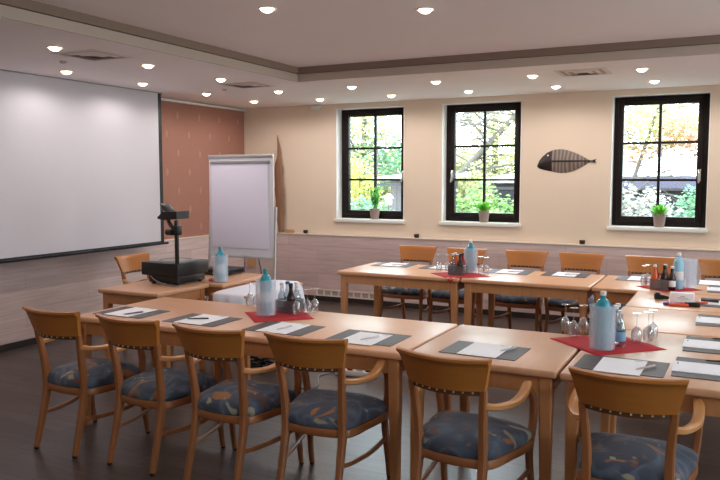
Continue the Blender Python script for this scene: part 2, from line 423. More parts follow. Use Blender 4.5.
# windows
FY = 8.895
GL = [(-4.635, -3.87), (-3.14, -2.385), (-1.14, -.378)]
GZ0, GZ1 = 1.225, 2.465
HS = ['r', 'l', 'r']
for k, ((x0, x1), (g0, g1)) in enumerate(zip(WIN, GL)):
    w = struct(empty('window_%d' % (k+1), ((x0+x1)/2, FY, WZ0)))
    off = (-(x0+x1)/2, -FY, -WZ0)
    b = MB()
    for a0, a1, z0, z1 in ((x0, g0-.045, WZ0, WZ1), (g1+.045, x1, WZ0, WZ1), (g0-.045, g1+.045, WZ0, GZ0-.045), (g0-.045, g1+.045, GZ1+.045, WZ1)):
        b.box(a0, a1, FY, FY+.07, z0, z1, M['frame'], .004)
    b.build('window_frame', w, off)
    b = MB(); xm = (g0+g1)/2
    for a0, a1, z0, z1 in ((g0-.06, g0, GZ0-.06, GZ1+.06), (g1, g1+.06, GZ0-.06, GZ1+.06), (g0, g1, GZ0-.06, GZ0), (g0, g1, GZ1, GZ1+.06)):
        b.box(a0, a1, FY-.018, FY+.05, z0, z1, M['frame'], .006)
    b.build('sash', w, off)
    b = MB()
    b.box(xm-.015, xm+.015, FY, FY+.04, GZ0, GZ1, M['frame'])
    for z in (1.632, 2.045): b.box(g0, g1, FY+.001, FY+.039, z-.013, z+.013, M['frame'])
    b.build('glazing_bar', w, off)
    MB().box(g0, g1, FY+.018, FY+.022, GZ0, GZ1, M['pane']).build('pane', w, off)
    hx = g1+.03 if HS[k] == 'r' else g0-.03
    b = MB().box(hx-.016, hx+.016, FY-.026, FY-.018, 1.62, 1.75, M['chrome'], .004)
    b.sweep([(hx, FY-.026, 1.72), (hx, FY-.06, 1.72), (hx+.004, FY-.065, 1.68), (hx-.004, FY-.065, 1.6)], [(.016, .016)]*4, M['chrome'])
    b.build('handle', w, off)
    MB().box(x0-.02, x1+.02, YB-.045, FY+.01, WZ0-.045, WZ0-.001, M['whitepaint'], .006).build('window_sill', w, off)
    b = MB()      # white plastered reveal lining
    b.box(x0-.002, x0+.006, YB-.001, FY, WZ0, WZ1, M['whitepaint']); b.box(x1-.006, x1+.002, YB-.001, FY, WZ0, WZ1, M['whitepaint']); b.box(x0, x1, YB-.001, FY, WZ1-.006, WZ1+.002, M['whitepaint'])
    b.build('reveal', w, off)

# ------------------------------------------------------------------ ceiling lamps and vents
def mk_down():
    r = empty('recessed_spotlight', (0, 0, 0))
    b = MB().lathe([(.062, -.001), (.062, -.009), (.047, -.007), (.047, -.001)], M['trimring'], 20, cap=False); b.build('ring', r)
    MB().lathe([(.0, -.03), (.016, -.0285), (.03, -.023), (.041, -.013), (.0465, -.003), (.0465, -.001)], M['lamp'], 20).build('lens', r)
    return r
down = Maker(mk_down)
SPOTW = 7.5
def spot(x, y, z, label, group='recessed ceiling spotlights'):
    o = down((x, y, z), 0, label, 'ceiling light', group)
    lamp(x, y, z); return o
def lamp(x, y, z):
    L = bpy.data.lights.new('spot_beam', 'SPOT'); L.energy = SPOTW; L.color = (1., .95, .92); L.spot_size = math.radians(178); L.spot_blend = .45; L.shadow_soft_size = .04
    l = bpy.data.objects.new('spot_beam', L); COL.objects.link(l); l.location = (x, y, z-.075)
ordn = ['first', 'second', 'third', 'fourth', 'fifth']
for k, x in enumerate((-4.63, -3.66, -2.71, -1.74, -.76)):
    spot(x, 8.10, ZC, 'recessed ceiling spotlight, %s from the left in the row closest to the windows' % ordn[k])
for k, x in enumerate((-4.63, -3.70, -2.74, -1.76, -.78)):
    spot(x, 7.16, ZC, 'recessed ceiling spotlight, %s from the left in the window-side row beside the recess' % ordn[k])
for k, y in enumerate((4.02, 5.01, 6.03)):
    spot(-4.57, y, ZC, 'recessed ceiling spotlight, %s from the left in the screen-side row beside the recess' % ordn[k])
for k, y in enumerate((4.96, 5.94, 6.98, 7.94)):
    spot(-5.50, y, ZC, 'recessed ceiling spotlight, %s from the left in the row right above the screen' % ordn[k])
spot(-2.79, 4.19, ZU, 'recessed spotlight in the raised centre ceiling, left one of two')
spot(-1.87, 4.68, ZU, 'recessed spotlight in the raised centre ceiling, right one of two')
# lamps without fixtures, added along the rows and beyond to brighten the room
for x, y in ((.2, 7.16), (1.2, 7.16), (.2, 8.1), (1.2, 8.1)): lamp(x, y, ZC)
for x, y in ((-4.57, 1.), (-4.57, 3.), (-5.5, 2.)): lamp(x, y, ZC)
for x, y in ((-.9, 5.2), (1.1, 5.7), (-1.9, 2.9), (-1.1, 1.6), (.9, 1.2), (-1., -.6), (-3.0, .6)): lamp(x, y, ZU)

def mk_vent():
    r = empty('ceiling_vent', (0, 0, 0))
    b = MB()
    for s0, s1, z in ((.23, .19, -.006), (.16, .12, -.010), (.09, .05, -.014)):
        b.loft([[(-s0, -s0, -.001), (s0, -s0, -.001), (s0, s0, -.001), (-s0, s0, -.001)], [(-s1, -s1, z), (s1, -s1, z), (s1, s1, z), (-s1, s1, z)]], M['vent'], cap=False)
    b.build('louvre', r)
    MB().box(-.19, .19, -.19, .19, -.003, -.0012, M['ventdark']).build('backing', r)
    return r
vent = Maker(mk_vent)
vent((-4.60, 4.42, ZC), 0, 'square ceiling vent above the projection screen, leftmost of three', 'vent', 'square ceiling vents')
vent((-4.62, 6.55, ZC), 0, 'square ceiling vent near the corner of the ceiling recess', 'vent', 'square ceiling vents')
vent((-1.29, 7.15, ZC), 0, 'square ceiling vent above the fish, by the windows', 'vent', 'square ceiling vents')
for (x, y), l in (((-5.05, 4.52), 'small dark round ceiling sensor between two spotlights over the screen'), ((-5.05, 6.72), 'small dark round ceiling sensor near the terracotta wall')):
    tag(MB().lathe([(.028, 0), (.028, -.012), (.018, -.02), (0, -.021)], M['ventdark'], 16).build('ceiling_sensor', None, (x, y, ZC-.0005)), l, 'sensor')
# little wall spotlight in the corner
r = tag(empty('wall_spotlight', (-5.05, YB-.001, 2.56)), 'small white wall spotlight under the ceiling left of the windows', 'wall light')
MB().box(-.07, .07, -.05, 0, .03, .06, M['whitepaint'], .006).build('mount', r)
MB().box(-.055, .055, -.06, -.005, 0, .029, M['whitepaint'], .008).build('lamp_head', r)

# ------------------------------------------------------------------ projection screen
SX, y0, y1 = -5.95, 3.5, 6.72
r = tag(empty('projection_screen', (SX, 5.2, 2.62)), 'large white projection screen with black edges hanging before the left wall', 'projection screen')
off = (-SX, -5.2, -2.62)
MB().box(SX-.0015, SX+.0015, y0+.06, y1-.055, .922, 2.622, M['screen']).build('fabric', r, off)
b = MB(); b.box(SX-.0025, SX+.0025, y1-.055, y1, .90, 2.622, M['blackfab']); b.box(SX-.0025, SX+.0025, y0, y0+.06, .90, 2.622, M['blackfab']); b.box(SX-.0025, SX+.0025, y0+.06, y1-.055, .90, .922, M['blackfab'])
b.build('border', r, off)
MB().sweep([(SX, y0-.03, .892), (SX, y1+.065, .892)], [(.028, .028)]*2, M['darkmetal'], square=.8).build('bottom_bar', r, off)
MB().box(SX-.03, SX+.03, y0-.02, y1, 2.622, 2.6295, M['grey']).build('top_slot', r, off)

# ------------------------------------------------------------------ tables
def table(x0, x1, y0, y1, label, name='conference_table', h=.745, group='light beech conference tables', leg=.062, ap=.085, top=None, apron_in=.028):
    cx, cy = (x0+x1)/2, (y0+y1)/2; hx, hy = (x1-x0)/2-.002, (y1-y0)/2-.002
    r = tag(empty(name, (cx, cy, 0)), label, 'table', group)
    tm = top or (M['beech'] if hx >= hy else M['beechY'])
    MB().box(-hx, hx, -hy, hy, h-.036, h, tm, .012, 3).build('tabletop', r)
    i = apron_in; t = .022; z1 = h-.037; z0 = z1-ap
    b = MB()
    L = leg
    b.box(-hx+i+L-.01, hx-i-L+.01, -hy+i+.006, -hy+i+.006+t, z0, z1, M['beechleg']); b.box(-hx+i+L-.01, hx-i-L+.01, hy-i-.006-t, hy-i-.006, z0, z1, M['beechleg'])
    b.box(-hx+i+.006, -hx+i+.006+t, -hy+i+L-.01, hy-i-L+.01, z0, z1, M['beechleg']); b.box(hx-i-.006-t, hx-i-.006, -hy+i+L-.01, hy-i-L+.01, z0, z1, M['beechleg'])
    b.build('apron', r)
    for sx in (-1, 1):
        for sy in (-1, 1):
            px, py = sx*(hx-i-L/2), sy*(hy-i-L/2)
            q = .75
            rings = []
            for z, k in ((0, q), (z0, 1), (z1, 1)):
                e = L/2*k; ox, oy = px+sx*(L/2-e), py+sy*(L/2-e); c = .006
                rings.append([(ox-e+c, oy-e, z), (ox+e-c, oy-e, z), (ox+e, oy-e+c, z), (ox+e, oy+e-c, z), (ox+e-c, oy+e, z), (ox-e+c, oy+e, z), (ox-e, oy+e-c, z), (ox-e, oy-e+c, z)])
            MB().loft(rings, M['beechleg']).build('leg', r)
    return r
TH = .745
A_ = table(-3.90, -1.515, 3.49, 4.39, 'long beech table of the front row, at its left end')
table(-1.505, -.715, 3.485, 4.39, 'short beech table in the front row, left of the corner table')
table(-.705, .20, 3.48, 4.675, 'beech corner table at the right end of the front row')
table(-.685, .20, 4.685, 5.54, 'beech table right behind the front corner table, on the right side')
table(-.675, .20, 5.55, 6.36, 'beech table on the right side carrying the markers and their white box')
table(-3.47, -2.205, 6.38, 7.25, 'beech table at the left end of the window row')
table(-2.195, -1.05, 6.385, 7.25, 'beech table in the middle of the window row')
table(-1.04, .20, 6.37, 7.25, 'beech table at the right end of the window row')
table(-4.68, -4.03, 4.46, 5.12, 'small beech table carrying the black overhead projector', 'side_table', group='small side tables')
table(-4.60, -3.90, 5.13, 5.86, 'small beech table with flat black box, below the flip chart', 'side_table', group='small side tables')

# trolley under a white cloth
r = tag(empty('trolley_table', (-3.665, 5.33, 0)), 'small table hidden under the white cloth', 'table')
MB().box(-.18, .18, -.44, .44, .685, .705, M['beech'], .004).build('tabletop', r)
for sx in (-1, 1):
    for sy in (-1, 1): MB().box(sx*.155-.02, sx*.155+.02, sy*.41-.02, sy*.41+.02, 0, .684, M['beechleg']).build('leg', r)
b = MB(); n = 96; hx, hy = .20, .47
def rr(t, ex, ey, k=5.):
    c, s = math.cos(t), math.sin(t); q = (abs(c)**k+abs(s)**k)**(-1/k); return ex*c*q, ey*s*q
rings = []
for d, (ex, z) in enumerate(((-.2, .711), (-.06, .7115), (-.015, .711), (.0, .7), (.008, .66), (.02, .55), (.035, .42), (.045, .3))):
    ring = []
    for k in range(n):
        t = 2*PI*k/n; x, y = rr(t, hx+ex, hy+ex)
        if d > 3:
            w = (d-3)*.0085*math.sin(t*9+math.sin(t*4)*1.3); x += w*math.cos(t)+0; y += w*math.sin(t)
        ring.append((x, y, z+(.004*math.sin(t*7) if d > 3 else 0)+(.02*math.sin(t*2+1) if d == 7 else 0)))
    rings.append(ring)
b.loft(rings, M['cloth'], cap=False); b.bm.faces.new([v for v in list(b.bm.verts)[:n]])
o = b.build('tablecloth', None, (-3.665, 5.33, 0), sharp=80); tag(o, 'white cloth draped over a small table behind the front row', 'tablecloth')

# ------------------------------------------------------------------ chairs
def mk_chair():
    r = empty('armchair', (0, 0, 0))
    # crest panel
    PB, PT = .729, .885
    sec = [(.012, PB), (.012, PT-.042), (.015, PT-.014), (.009, PT-.003), (-.008, PT), (-.024, PT-.005), (-.028, PT-.017), (-.016, PT-.029), (-.012, PT-.047), (-.012, PB)]
    rings = []
    N = 16
    for k in range(N+1):
        u = -1+2*k/N; ring = []
        for dy, z in sec:
            v = (z-PB)/(PT-PB); hw = .190+.039*v
            ring.append((u*hw, -.242-.040*v-.052*(1-u*u)+dy, z-.004*(1-u*u)))
        rings.append(ring)
    MB().loft(rings, M['oakpanel']).build('backrest', r)
    b = MB(); rings = []
    for k in range(N+1):
        u = -1+2*k/N
        y = -.242-.052*(1-u*u)
        rings.append([(u*.17, y+.006, PB-.024), (u*.17, y+.006, PB-.001), (u*.17, y-.006, PB-.001), (u*.17, y-.006, PB-.024)])
    b.loft(rings, M['strip'])
    for k in range(8):
        u = (-1+2*(k+.5)/8)*.93; y = -.242-.052*(1-u*u)
        b.lathe([(0, -.009), (.004, -.008), (.0046, -.004), (.0046, .009), (0, .0095)], M['stud'], 8, (u*.17, y, PB-.011), Matrix.Rotation(PI/2, 3, 'X'))
    b.build('stud_strip', r)
    for s in (-1, 1):
        b = MB().sweep([(s*.166, -.285, .012), (s*.163, -.235, .2), (s*.162, -.2, .35), (s*.162, -.197, .43), (s*.165, -.212, .56), (s*.179, -.243, .733)],
                       [(.03, .032), (.036, .042), (.04, .05), (.042, .05), (.038, .042), (.034, .03)], M['oak'], upv=(0, 1, 0))
        lg = b.build('leg', r)
        MB().lathe([(.013, 0), (.015, .003), (.015, .012)], M['cap'], 10, (s*.166, -.287, 0)).build('foot_cap', lg)
        b = MB().sweep([(s*.243, .12, .668), (s*.255, .165, .61), (s*.25, .196, .5), (s*.238, .196, .39), (s*.232, .2, .3), (s*.24, .222, .12), (s*.24, .24, .012)],
                       [(.034, .03), (.032, .036), (.034, .044), (.036, .046), (.034, .042), (.028, .034), (.024, .028)], M['oak'], upv=(0, 1, 0))
        lg = b.build('leg', r)
        MB().lathe([(.012, 0), (.013, .003), (.013, .012)], M['cap'], 10, (s*.24, .242, 0)).build('foot_cap', lg)
        MB().sweep([(s*.178, -.225, .655), (s*.215, -.165, .642), (s*.248, -.06, .64), (s*.256, .03, .656), (s*.252, .09, .68), (s*.243, .135, .688)],
                   [(.03, .03), (.04, .026), (.046, .026), (.048, .026), (.046, .026), (.036, .022)], M['oakarm']).build('armrest', r)
        MB().sweep([(s*.163, -.215, .215), (s*.185, -.11, .205), (s*.218, .06, .21), (s*.234, .2, .235)], [(.02, .026)]*4, M['oak']).build('stretcher', r)
    out = [(-.165, -.2), (-.08, -.222), (0, -.228), (.08, -.222), (.165, -.2), (.2, -.15), (.222, -.02), (.243, .11), (.232, .19), (.13, .226), (0, .235), (-.13, .226), (-.232, .19), (-.243, .11), (-.222, -.02), (-.2, -.15)]
    def smooth(o, n=4):
        P = [Vector((a, c, 0)) for a, c in o]; res = []
        for i in range(len(P)):
            p0, p1, p2, p3 = P[i-1], P[i], P[(i+1) % len(P)], P[(i+2) % len(P)]
            for k in range(n):
                t = k/n; res.append(.5*((2*p1)+(p2-p0)*t+(2*p0-5*p1+4*p2-p3)*t*t+(3*p1-p0-3*p2+p3)*t**3))
        return res
    O = smooth(out)
    def ring(k, z): return [(p.x*k*1.05, p.y*k, z-.034) for p in O]
    MB().loft([ring(.985, .388), ring(1, .393), ring(1, .424), ring(.985, .43), ring(.9, .43)], M['oak']).build('seat_frame', r)
    MB().loft([ring(.97, .4305), ring(.992, .437), ring(1.0, .452), ring(.985, .47), ring(.93, .487), ring(.8, .505), ring(.6, .52), ring(.35, .53), ring(.12, .533)], M['seat']).build('seat', r, sharp=80)
    return r
chair = Maker(mk_chair)
G1 = 'armchairs along the front of the near tables'
front = [(-3.60, 3.36, -.02), (-3.005, 3.37, -.03), (-2.435, 3.36, -.02), (-1.885, 3.40, .05), (-1.10, 3.35, -.11), (-.355, 3.37, .0)]
lab = ['leftmost of the oak armchairs along the front tables', 'second oak armchair from the left along the front tables', 'third oak armchair from the left along the front tables',
       'fourth from the left of the front oak armchairs, patterned seat in plain view', 'fifth from the left of the front oak armchairs, beside the table legs', 'rightmost front oak armchair with bluish patterned seat, nearest the camera']
for (x, y, a), l in zip(front, lab): chair((x, y, 0), a, l, 'chair', G1)
G2 = 'armchairs on the window side of the far tables'
back = [(-3.19, 7.53, .0), (-2.60, 7.50, .0), (-1.945, 7.53, .0), (-1.375, 7.51, .0), (-.72, 7.50, .0), (-.06, 7.52, .0)]
lab = ['oak armchair under the leftmost window, left end of the window row', 'oak armchair behind the bottles on the window-row table', 'oak armchair facing the camera, third from the left in window row',
       'oak armchair facing the camera below the fish, fourth in window row', 'oak armchair below the right window, behind the blue bottle and caddy', 'oak armchair at the right edge of the photo, against the window wall']
for (x, y, a), l in zip(back, lab): chair((x, y, 0), PI+a, l, 'chair', G2)
chair((-5.11, 5.62, 0), -PI/2, 'oak armchair standing alone below the screen behind the overhead projector', 'chair')

# ------------------------------------------------------------------ desk pads, paper, pens
def mk_pad():
    return MB().box(-.205, .205, -.152, .152, 0, .003, M['felt'], .001, 1).build('desk_pad')
def mk_paper():
    b = MB().box(-.105, .105, -.148, .148, 0, .0025, M['paper'])
    b.box(.045, .085, .125, .133, .0024, .0028, M['ink']); return b.build('notepad')
def mk_pen(key):
    def f():
        r = empty('ballpoint_pen', (0, 0, 0))
        X = Matrix.Rotation(PI/2, 3, 'Y')
        MB().lathe([(.0015, -.07), (.004, -.055), (.0048, -.02), (.0048, .066), (.003, .07)], M[key], 10, (0, 0, .005), X).build('barrel', r)
        MB().box(.02, .064, -.0012, .0012, .0095, .0115, M['chrome']).build('clip', r)
        return r
    return f
pad, paper = Maker(mk_pad), Maker(mk_paper)
pens = {k: Maker(mk_pen(k)) for k in ('pensilver', 'penpink', 'pendark')}
def place_set(x, y, rz, where, pen, px, py, pr, dx=0., dy=-.005):
    c, s = math.cos(rz), math.sin(rz)
    T = lambda a, d: (x+a*c-d*s, y+a*s+d*c)
    pad((x, y, TH+.0005), rz, 'charcoal desk pad '+where, 'desk pad', 'charcoal desk pads')
    paper(T(dx, dy)+(TH+.004,), rz, 'white notepad on the desk pad '+where, 'notepad', 'white notepads')
    if pen:
        pens[pen](T(px, py)+(TH+.0075 if abs(px-dx) < .17 else TH+.0075,), rz+pr, 'ballpoint pen on the pad '+where, 'pen', 'ballpoint pens')
place_set(-3.63, 3.765, 0, 'at the left end of the front table', 'pendark', .07, -.06, 1.2)
place_set(-3.03, 3.765, 0, 'before the second front chair', 'pendark', -.02, -.02, .5)
place_set(-2.415, 3.775, 0, 'before the third front chair, by the cooler', 'pensilver', .02, -.03, 1.4)
place_set(-1.84, 3.77, 0, 'before the fourth front chair', 'pensilver', .03, -.05, 1.15, .0, -.045)
place_set(-1.15, 3.765, -.02, 'on the short front table', 'pensilver', .115, .04, 1.2)
place_set(-.46, 3.755, -.02, 'on the corner table, before the rightmost front chair', 'penpink', .115, -.03, 1.0, .0, -.03)
H = PI/2
rx = [-.078, -.063, -.033, -.043, -.013]
rs = [(3.86, 'on the corner table at the right edge, nearest one', 3.86), (4.43, 'at the far side of the corner table, right edge', 4.43), (5.21, 'on the second table of the right side', 5.2),
      (5.97, 'beside the white marker box at the right edge', 5.97), (6.70, 'right of the blue bottle at the right edge', 6.7)]
for k, (y, w, _) in enumerate(rs):
    place_set(rx[k], y, H, w, 'pendark' if k < 4 else None, .15, -.05, -1.45, -.01, .01)
place_set(-.14, 7.08, 0, 'before the right-edge chair', None, 0, 0, 0)
fr = [(-3.16, 7.08, 'at the left end of the window row'), (-2.62, 7.08, 'left of the bottles in the window row'), (-1.92, 7.05, 'right of the bottles in the window row'),
      (-1.39, 7.08, 'below the fish in the window row'), (-.72, 7.08, 'left of the caddy below the right window')]
for x, y, w in fr: place_set(x, y, PI, w, 'pensilver', -.06, .02, .6)

# ------------------------------------------------------------------ centrepieces
def napkin(x, y, hd, label, edge=None, rz=0.):
    b = MB(); m = M['red']
    n = 10; vs = {}
    for i in range(n+1):
        for j in range(n+1):
            u, v = (i/n-.5)*2, (j/n-.5)*2
            px, py = (u-v)*hd/2, (u+v)*hd/2
            z = .0012
            if edge is not None and y+py < edge:
                z -= (edge-(y+py)); py = edge-y-.004
            vs[i, j] = b.bm.verts.new((px, py, z))
    b.faces([b.bm.faces.new((vs[i, j], vs[i+1, j], vs[i+1, j+1], vs[i, j+1])) for i in range(n) for j in range(n)], m)
    o = b.build('napkin', None, (x, y, TH), rz)
    md = o.modifiers.new('thickness', 'SOLIDIFY'); md.thickness = .001; md.offset = 1
    return tag(o, label, 'napkin', 'red paper napkins')
Z0 = TH+.003
def mk_cooler():
    return MB().lathe([(0, .0), (.06, .0), (.066, .004), (.0675, .12), (.069, .235), (.066, .237), (.064, .234), (.062, .12), (.06, .012), (0, .011)], M['cooler'], 32).build('wine_cooler')
cooler = Maker(mk_cooler)
def mk_bottle(body, cap, name='water_bottle', k=1., lab=True):
    def f():
        r = empty(name, (0, 0, 0))
        MB().lathe([(.0, .0), (.034, 0), (.038, .006), (.038, .195), (.0375, .215), (.035, .233), (.028, .247), (.018, .256), (.0135, .262), (.0135, .276)], M[body], 20).build('body', r)
        MB().lathe([(.016, .275), (.016, .294), (.014, .2975), (0, .298)], M[cap], 16).build('cap', r)
        if lab: MB().lathe([(.0384, .075), (.0387, .0755), (.0387, .145), (.0384, .1455)], M['label'], 20, cap=False).build('paper_label', r)
        r.scale = (k, k, k)
        return r
    return f
turq = Maker(mk_bottle('blueglass', 'capgreen')); turqw = Maker(mk_bottle('blueglass', 'capwhite', lab=False)); pale = Maker(mk_bottle('paleblue', 'capwhite'))
def mk_small(body, cap, lab):
    def f():
        r = empty('small_bottle', (0, 0, 0))
        MB().lathe([(0, 0), (.026, 0), (.029, .005), (.029, .09), (.027, .105), (.018, .13), (.0125, .15), (.0125, .178)], M[body], 16).build('body', r)
        MB().lathe([(.0145, .177), (.0145, .194), (.012, .196), (0, .1962)], M[cap], 12).build('cap', r)
        if lab: MB().lathe([(.0294, .03), (.0296, .0305), (.0296, .08), (.0294, .0805)], M[lab], 16, cap=False).build('paper_label', r)
        return r
    return f
SB = {'cola': Maker(mk_small('cola', 'black', None)), 'clear': Maker(mk_small('clearbottle', 'capwhite', 'bluelabel')), 'red': Maker(mk_small('redjuice', 'capwhite', None)),
      'darkred': Maker(mk_small('redjuice', 'black', 'label')), 'orange': Maker(mk_small('orangejuice', 'capwhite', None)), 'bluecap': Maker(mk_small('clearbottle', 'capblue', 'label')),
      'brown': Maker(mk_small('cola', 'capwhite', 'label')), 'tonic': Maker(mk_small('clearbottle', 'capwhite', 'label'))}
def mk_glass():
    r = empty('wine_glass', (0, 0, 0))     # stands upside down: bowl below, foot on top
    MB().lathe([(.031, 0), (.036, .02), (.039, .042), (.035, .064), (.022, .082), (.007, .092), (.005, .093), (.02, .0805), (.0335, .063), (.0375, .042), (.0345, .02), (.0295, 0)], M['glass'], 20, cap=False).build('bowl', r)
    MB().lathe([(.006, .092), (.0038, .1), (.0036, .15), (.005, .158)], M['glass'], 10).build('stem', r)
    MB().lathe([(.005, .157), (.02, .161), (.034, .1635), (.034, .165), (0, .1665)], M['glass'], 20).build('foot', r)
    for o in r.children:
        for v in o.data.vertices: v.co.x *= .76; v.co.y *= .76
    return r
glassm = Maker(mk_glass)
def mk_caddy(key):
    def f():
        r = empty('bottle_caddy', (0, 0, 0)); m = M[key]; a, h, t = .072, .085, .004
        b = MB().box(-a, a, -a, a, 0, t, m)
        b.box(-a, a, -a, -a+t, t, h, m); b.box(-a, a, a-t, a, t, h, m); b.box(-a, -a+t, -a+t, a-t, t, h, m); b.box(a-t, a, -a+t, a-t, t, h, m)
        b.build('tray', r)
        b = MB().box(-.002, .002, -a+t, a-t, t, h-.01, m); b.box(-a+t, -.002, -.002, .002, t, h-.01, m); b.box(.002, a-t, -.002, .002, t, h-.01, m)
        b.build('divider', r)
        return r
    return f
cadS, cadC = Maker(mk_caddy('caddysteel')), Maker(mk_caddy('caddyclear'))
def caddy(mk, x, y, where, four, rz=0.):
    mk((x, y, Z0), rz, 'square bottle caddy '+where, 'caddy', 'square bottle caddies')
    c, s = math.cos(rz), math.sin(rz)
    for (a, d, pos), (key, words) in zip(((-.036, -.036, 'front left'), (.036, -.036, 'front right'), (-.036, .036, 'back left'), (.036, .036, 'back right')), four):
        SB[key]((x+a*c-d*s, y+a*s+d*c, Z0+.0055), 0, '%s, %s in the caddy %s' % (words, pos, where), 'bottle', 'small bottles in the caddies')
def glasses(pts, where):
    for (x, y), l in pts:
        glassm((x, y, Z0), random.random()*6, 'upturned wine glass %s, %s' % (l, where), 'glass', 'upturned wine glasses')
W1, W2, W3, W4 = 'on the front table', 'on the window-row table', 'on the corner table', 'below the right window'
# front table
napkin(-2.675, 4.115, .275, 'red paper napkin under the cooler on the front table')
cooler((-2.755, 4.085, Z0), 0, 'frosted cooler with a turquoise bottle on the front table', 'cooler', 'frosted wine coolers')
turq((-2.755, 4.085, Z0+.013), .3, 'turquoise water bottle in the cooler on the front table', 'bottle', 'large water bottles')
caddy(cadS, -2.685, 4.265, W1, [('tonic', 'small clear bottle with white label'), ('cola', 'small dark cola bottle'), ('bluecap', 'small clear bottle with blue cap'), ('clear', 'small clear bottle with blue label')], .0)
glasses([((-2.575, 4.18), 'right of the caddy, front one'), ((-2.535, 4.255), 'right of the caddy, middle one'), ((-2.52, 4.325), 'right of the caddy, rear one'), ((-3.06, 4.335), 'left behind the cooler, outer one'), ((-2.975, 4.30), 'left behind the cooler, inner one')], W1)
# window row
napkin(-2.285, 6.63, .30, 'red paper napkin with one tip hanging over the window-row table edge', 6.378)
cooler((-2.245, 6.83, Z0), 0, 'frosted cooler on the window-row table', 'cooler', 'frosted wine coolers')
turqw((-2.245, 6.83, Z0+.013), 2., 'turquoise water bottle in the cooler on the window-row table', 'bottle', 'large water bottles')
caddy(cadS, -2.31, 6.65, W2, [('clear', 'small clear bottle with blue label'), ('cola', 'small dark cola bottle'), ('orange', 'small orange juice bottle'), ('darkred', 'small dark red bottle')], 0)
glasses([((-2.555, 6.80), 'left of the caddy, outer one'), ((-2.475, 6.83), 'left of the caddy, middle one'), ((-2.40, 6.86), 'left of the caddy, inner one'), ((-2.13, 6.79), 'right of the cooler, inner one'), ((-2.06, 6.74), 'right of the cooler, outer one')], W2)
# corner table
napkin(-.60, 4.215, .31, 'red paper napkin across the joint to the corner table')
cooler((-.602, 4.075, Z0), 0, 'frosted cooler with a turquoise bottle on the corner table', 'cooler', 'frosted wine coolers')
turqw((-.602, 4.075, Z0+.013), 1., 'turquoise water bottle in the cooler on the corner table', 'bottle', 'large water bottles')
caddy(cadC, -.60, 4.34, W3, [('tonic', 'small clear bottle with white label'), ('clear', 'small clear bottle with pale blue label'), ('bluecap', 'small clear bottle with blue cap'), ('tonic', 'small clear bottle with white cap')], 0)
SB['clear']((-.525, 4.185, Z0), 2., 'small clear bottle with blue label standing right of the corner-table cooler', 'bottle', 'small bottles in the caddies')
glasses([((-.865, 4.43), 'left of the cooler, outer one'), ((-.80, 4.335), 'left of the cooler, front one'), ((-.765, 4.45), 'left of the cooler, rear one'), ((-.455, 4.315), 'right of the cooler, front one'), ((-.40, 4.37), 'right of the cooler, outer one'), ((-.385, 4.47), 'right of the cooler, rear one')], W3)
# right side
napkin(-.455, 6.60, .26, 'red paper napkin on the right side below the right window')
cooler((-.315, 6.70, Z0), 0, 'frosted cooler below the right window', 'cooler', 'frosted wine coolers')
pale((-.385, 6.585, Z0), 1., 'pale blue water bottle before the cooler below the right window', 'bottle', 'large water bottles')
caddy(cadS, -.52, 6.52, W4, [('orange', 'small orange juice bottle'), ('cola', 'small dark cola bottle'), ('darkred', 'small red bottle with black cap'), ('red', 'small red bottle with white cap')], 0)
SB['brown']((-.425, 6.475, Z0), 0, 'small brown bottle with white cap standing right of the caddy below the right window', 'bottle', 'small bottles in the caddies')
glasses([((-.66, 6.70), 'left of the caddy, front one'), ((-.64, 6.80), 'left of the caddy, rear one')], W4)

# marker box and markers
r = tag(empty('marker_box', (-.315, 5.905, TH)), 'small white printed box of markers on the right-side table', 'box')
b = MB().box(-.082, .082, -.03, .03, .001, .07, M['paper'], .002)
b.box(-.01, .02, -.0306, -.03, .044, .048, M['ink']); b.box(-.03, .04, -.0306, -.03, .034, .037, M['ink']); b.box(-.025, .05, -.0306, -.03, .026, .028, M['ink'])
b.build('carton', r)
def marker(x, y, z, rz, key, label, L=.13):
    r = tag(empty('marker_pen', (x, y, z), rz), label, 'marker', 'marker pens')
    X = Matrix.Rotation(PI/2, 3, 'Y')
    MB().lathe([(.009, -L/2), (.0105, -L/2+.004), (.0105, .02), (.0095, .021)], M[key], 12, (0, 0, .0105), X).build('barrel', r)
    MB().lathe([(.0112, .021), (.0112, L/2-.004), (.009, L/2)], M[key], 12, (0, 0, .0112), X).build('cap', r)
marker(-.365, 5.72, TH+.001, .1, 'purple', 'purple marker pen lying in front of the white marker box')
marker(-.34, 5.75, TH+.001, .05, 'markred', 'red marker pen lying against the white marker box')
marker(-.325, 5.69, TH+.001, .12, 'markorange', 'orange marker pen lying in front of the purple one')
marker(-.18, 5.86, TH+.001, .25, 'markorange', 'short orange marker pen right of the white marker box', .08)
marker(-.13, 5.93, TH+.004+.0065, -.2, 'pendark', 'dark marker pen lying across the pad right of the marker box', .12)
tag(MB().box(-.05, .05, -.02, .02, .001, .035, M['black'], .006).build('board_eraser', None, (-.235, 5.72, TH), .1), 'black block before the white marker box', 'eraser')
r = tag(empty('tape_dispenser', (-.46, 5.96, TH), .3), 'black rounded gadget left of the white marker box', 'tape dispenser')
MB().sweep([(-.05, 0, .016), (0, 0, .02), (.05, 0, .014)], [(.03, .028), (.035, .036), (.025, .022)], M['black']).build('body', r)
MB().lathe([(.022, -.012), (.024, 0), (.022, .012)], M['black'], 16, (-.03, 0, .033), Matrix.Rotation(PI/2, 3, 'X')).build('reel', r)

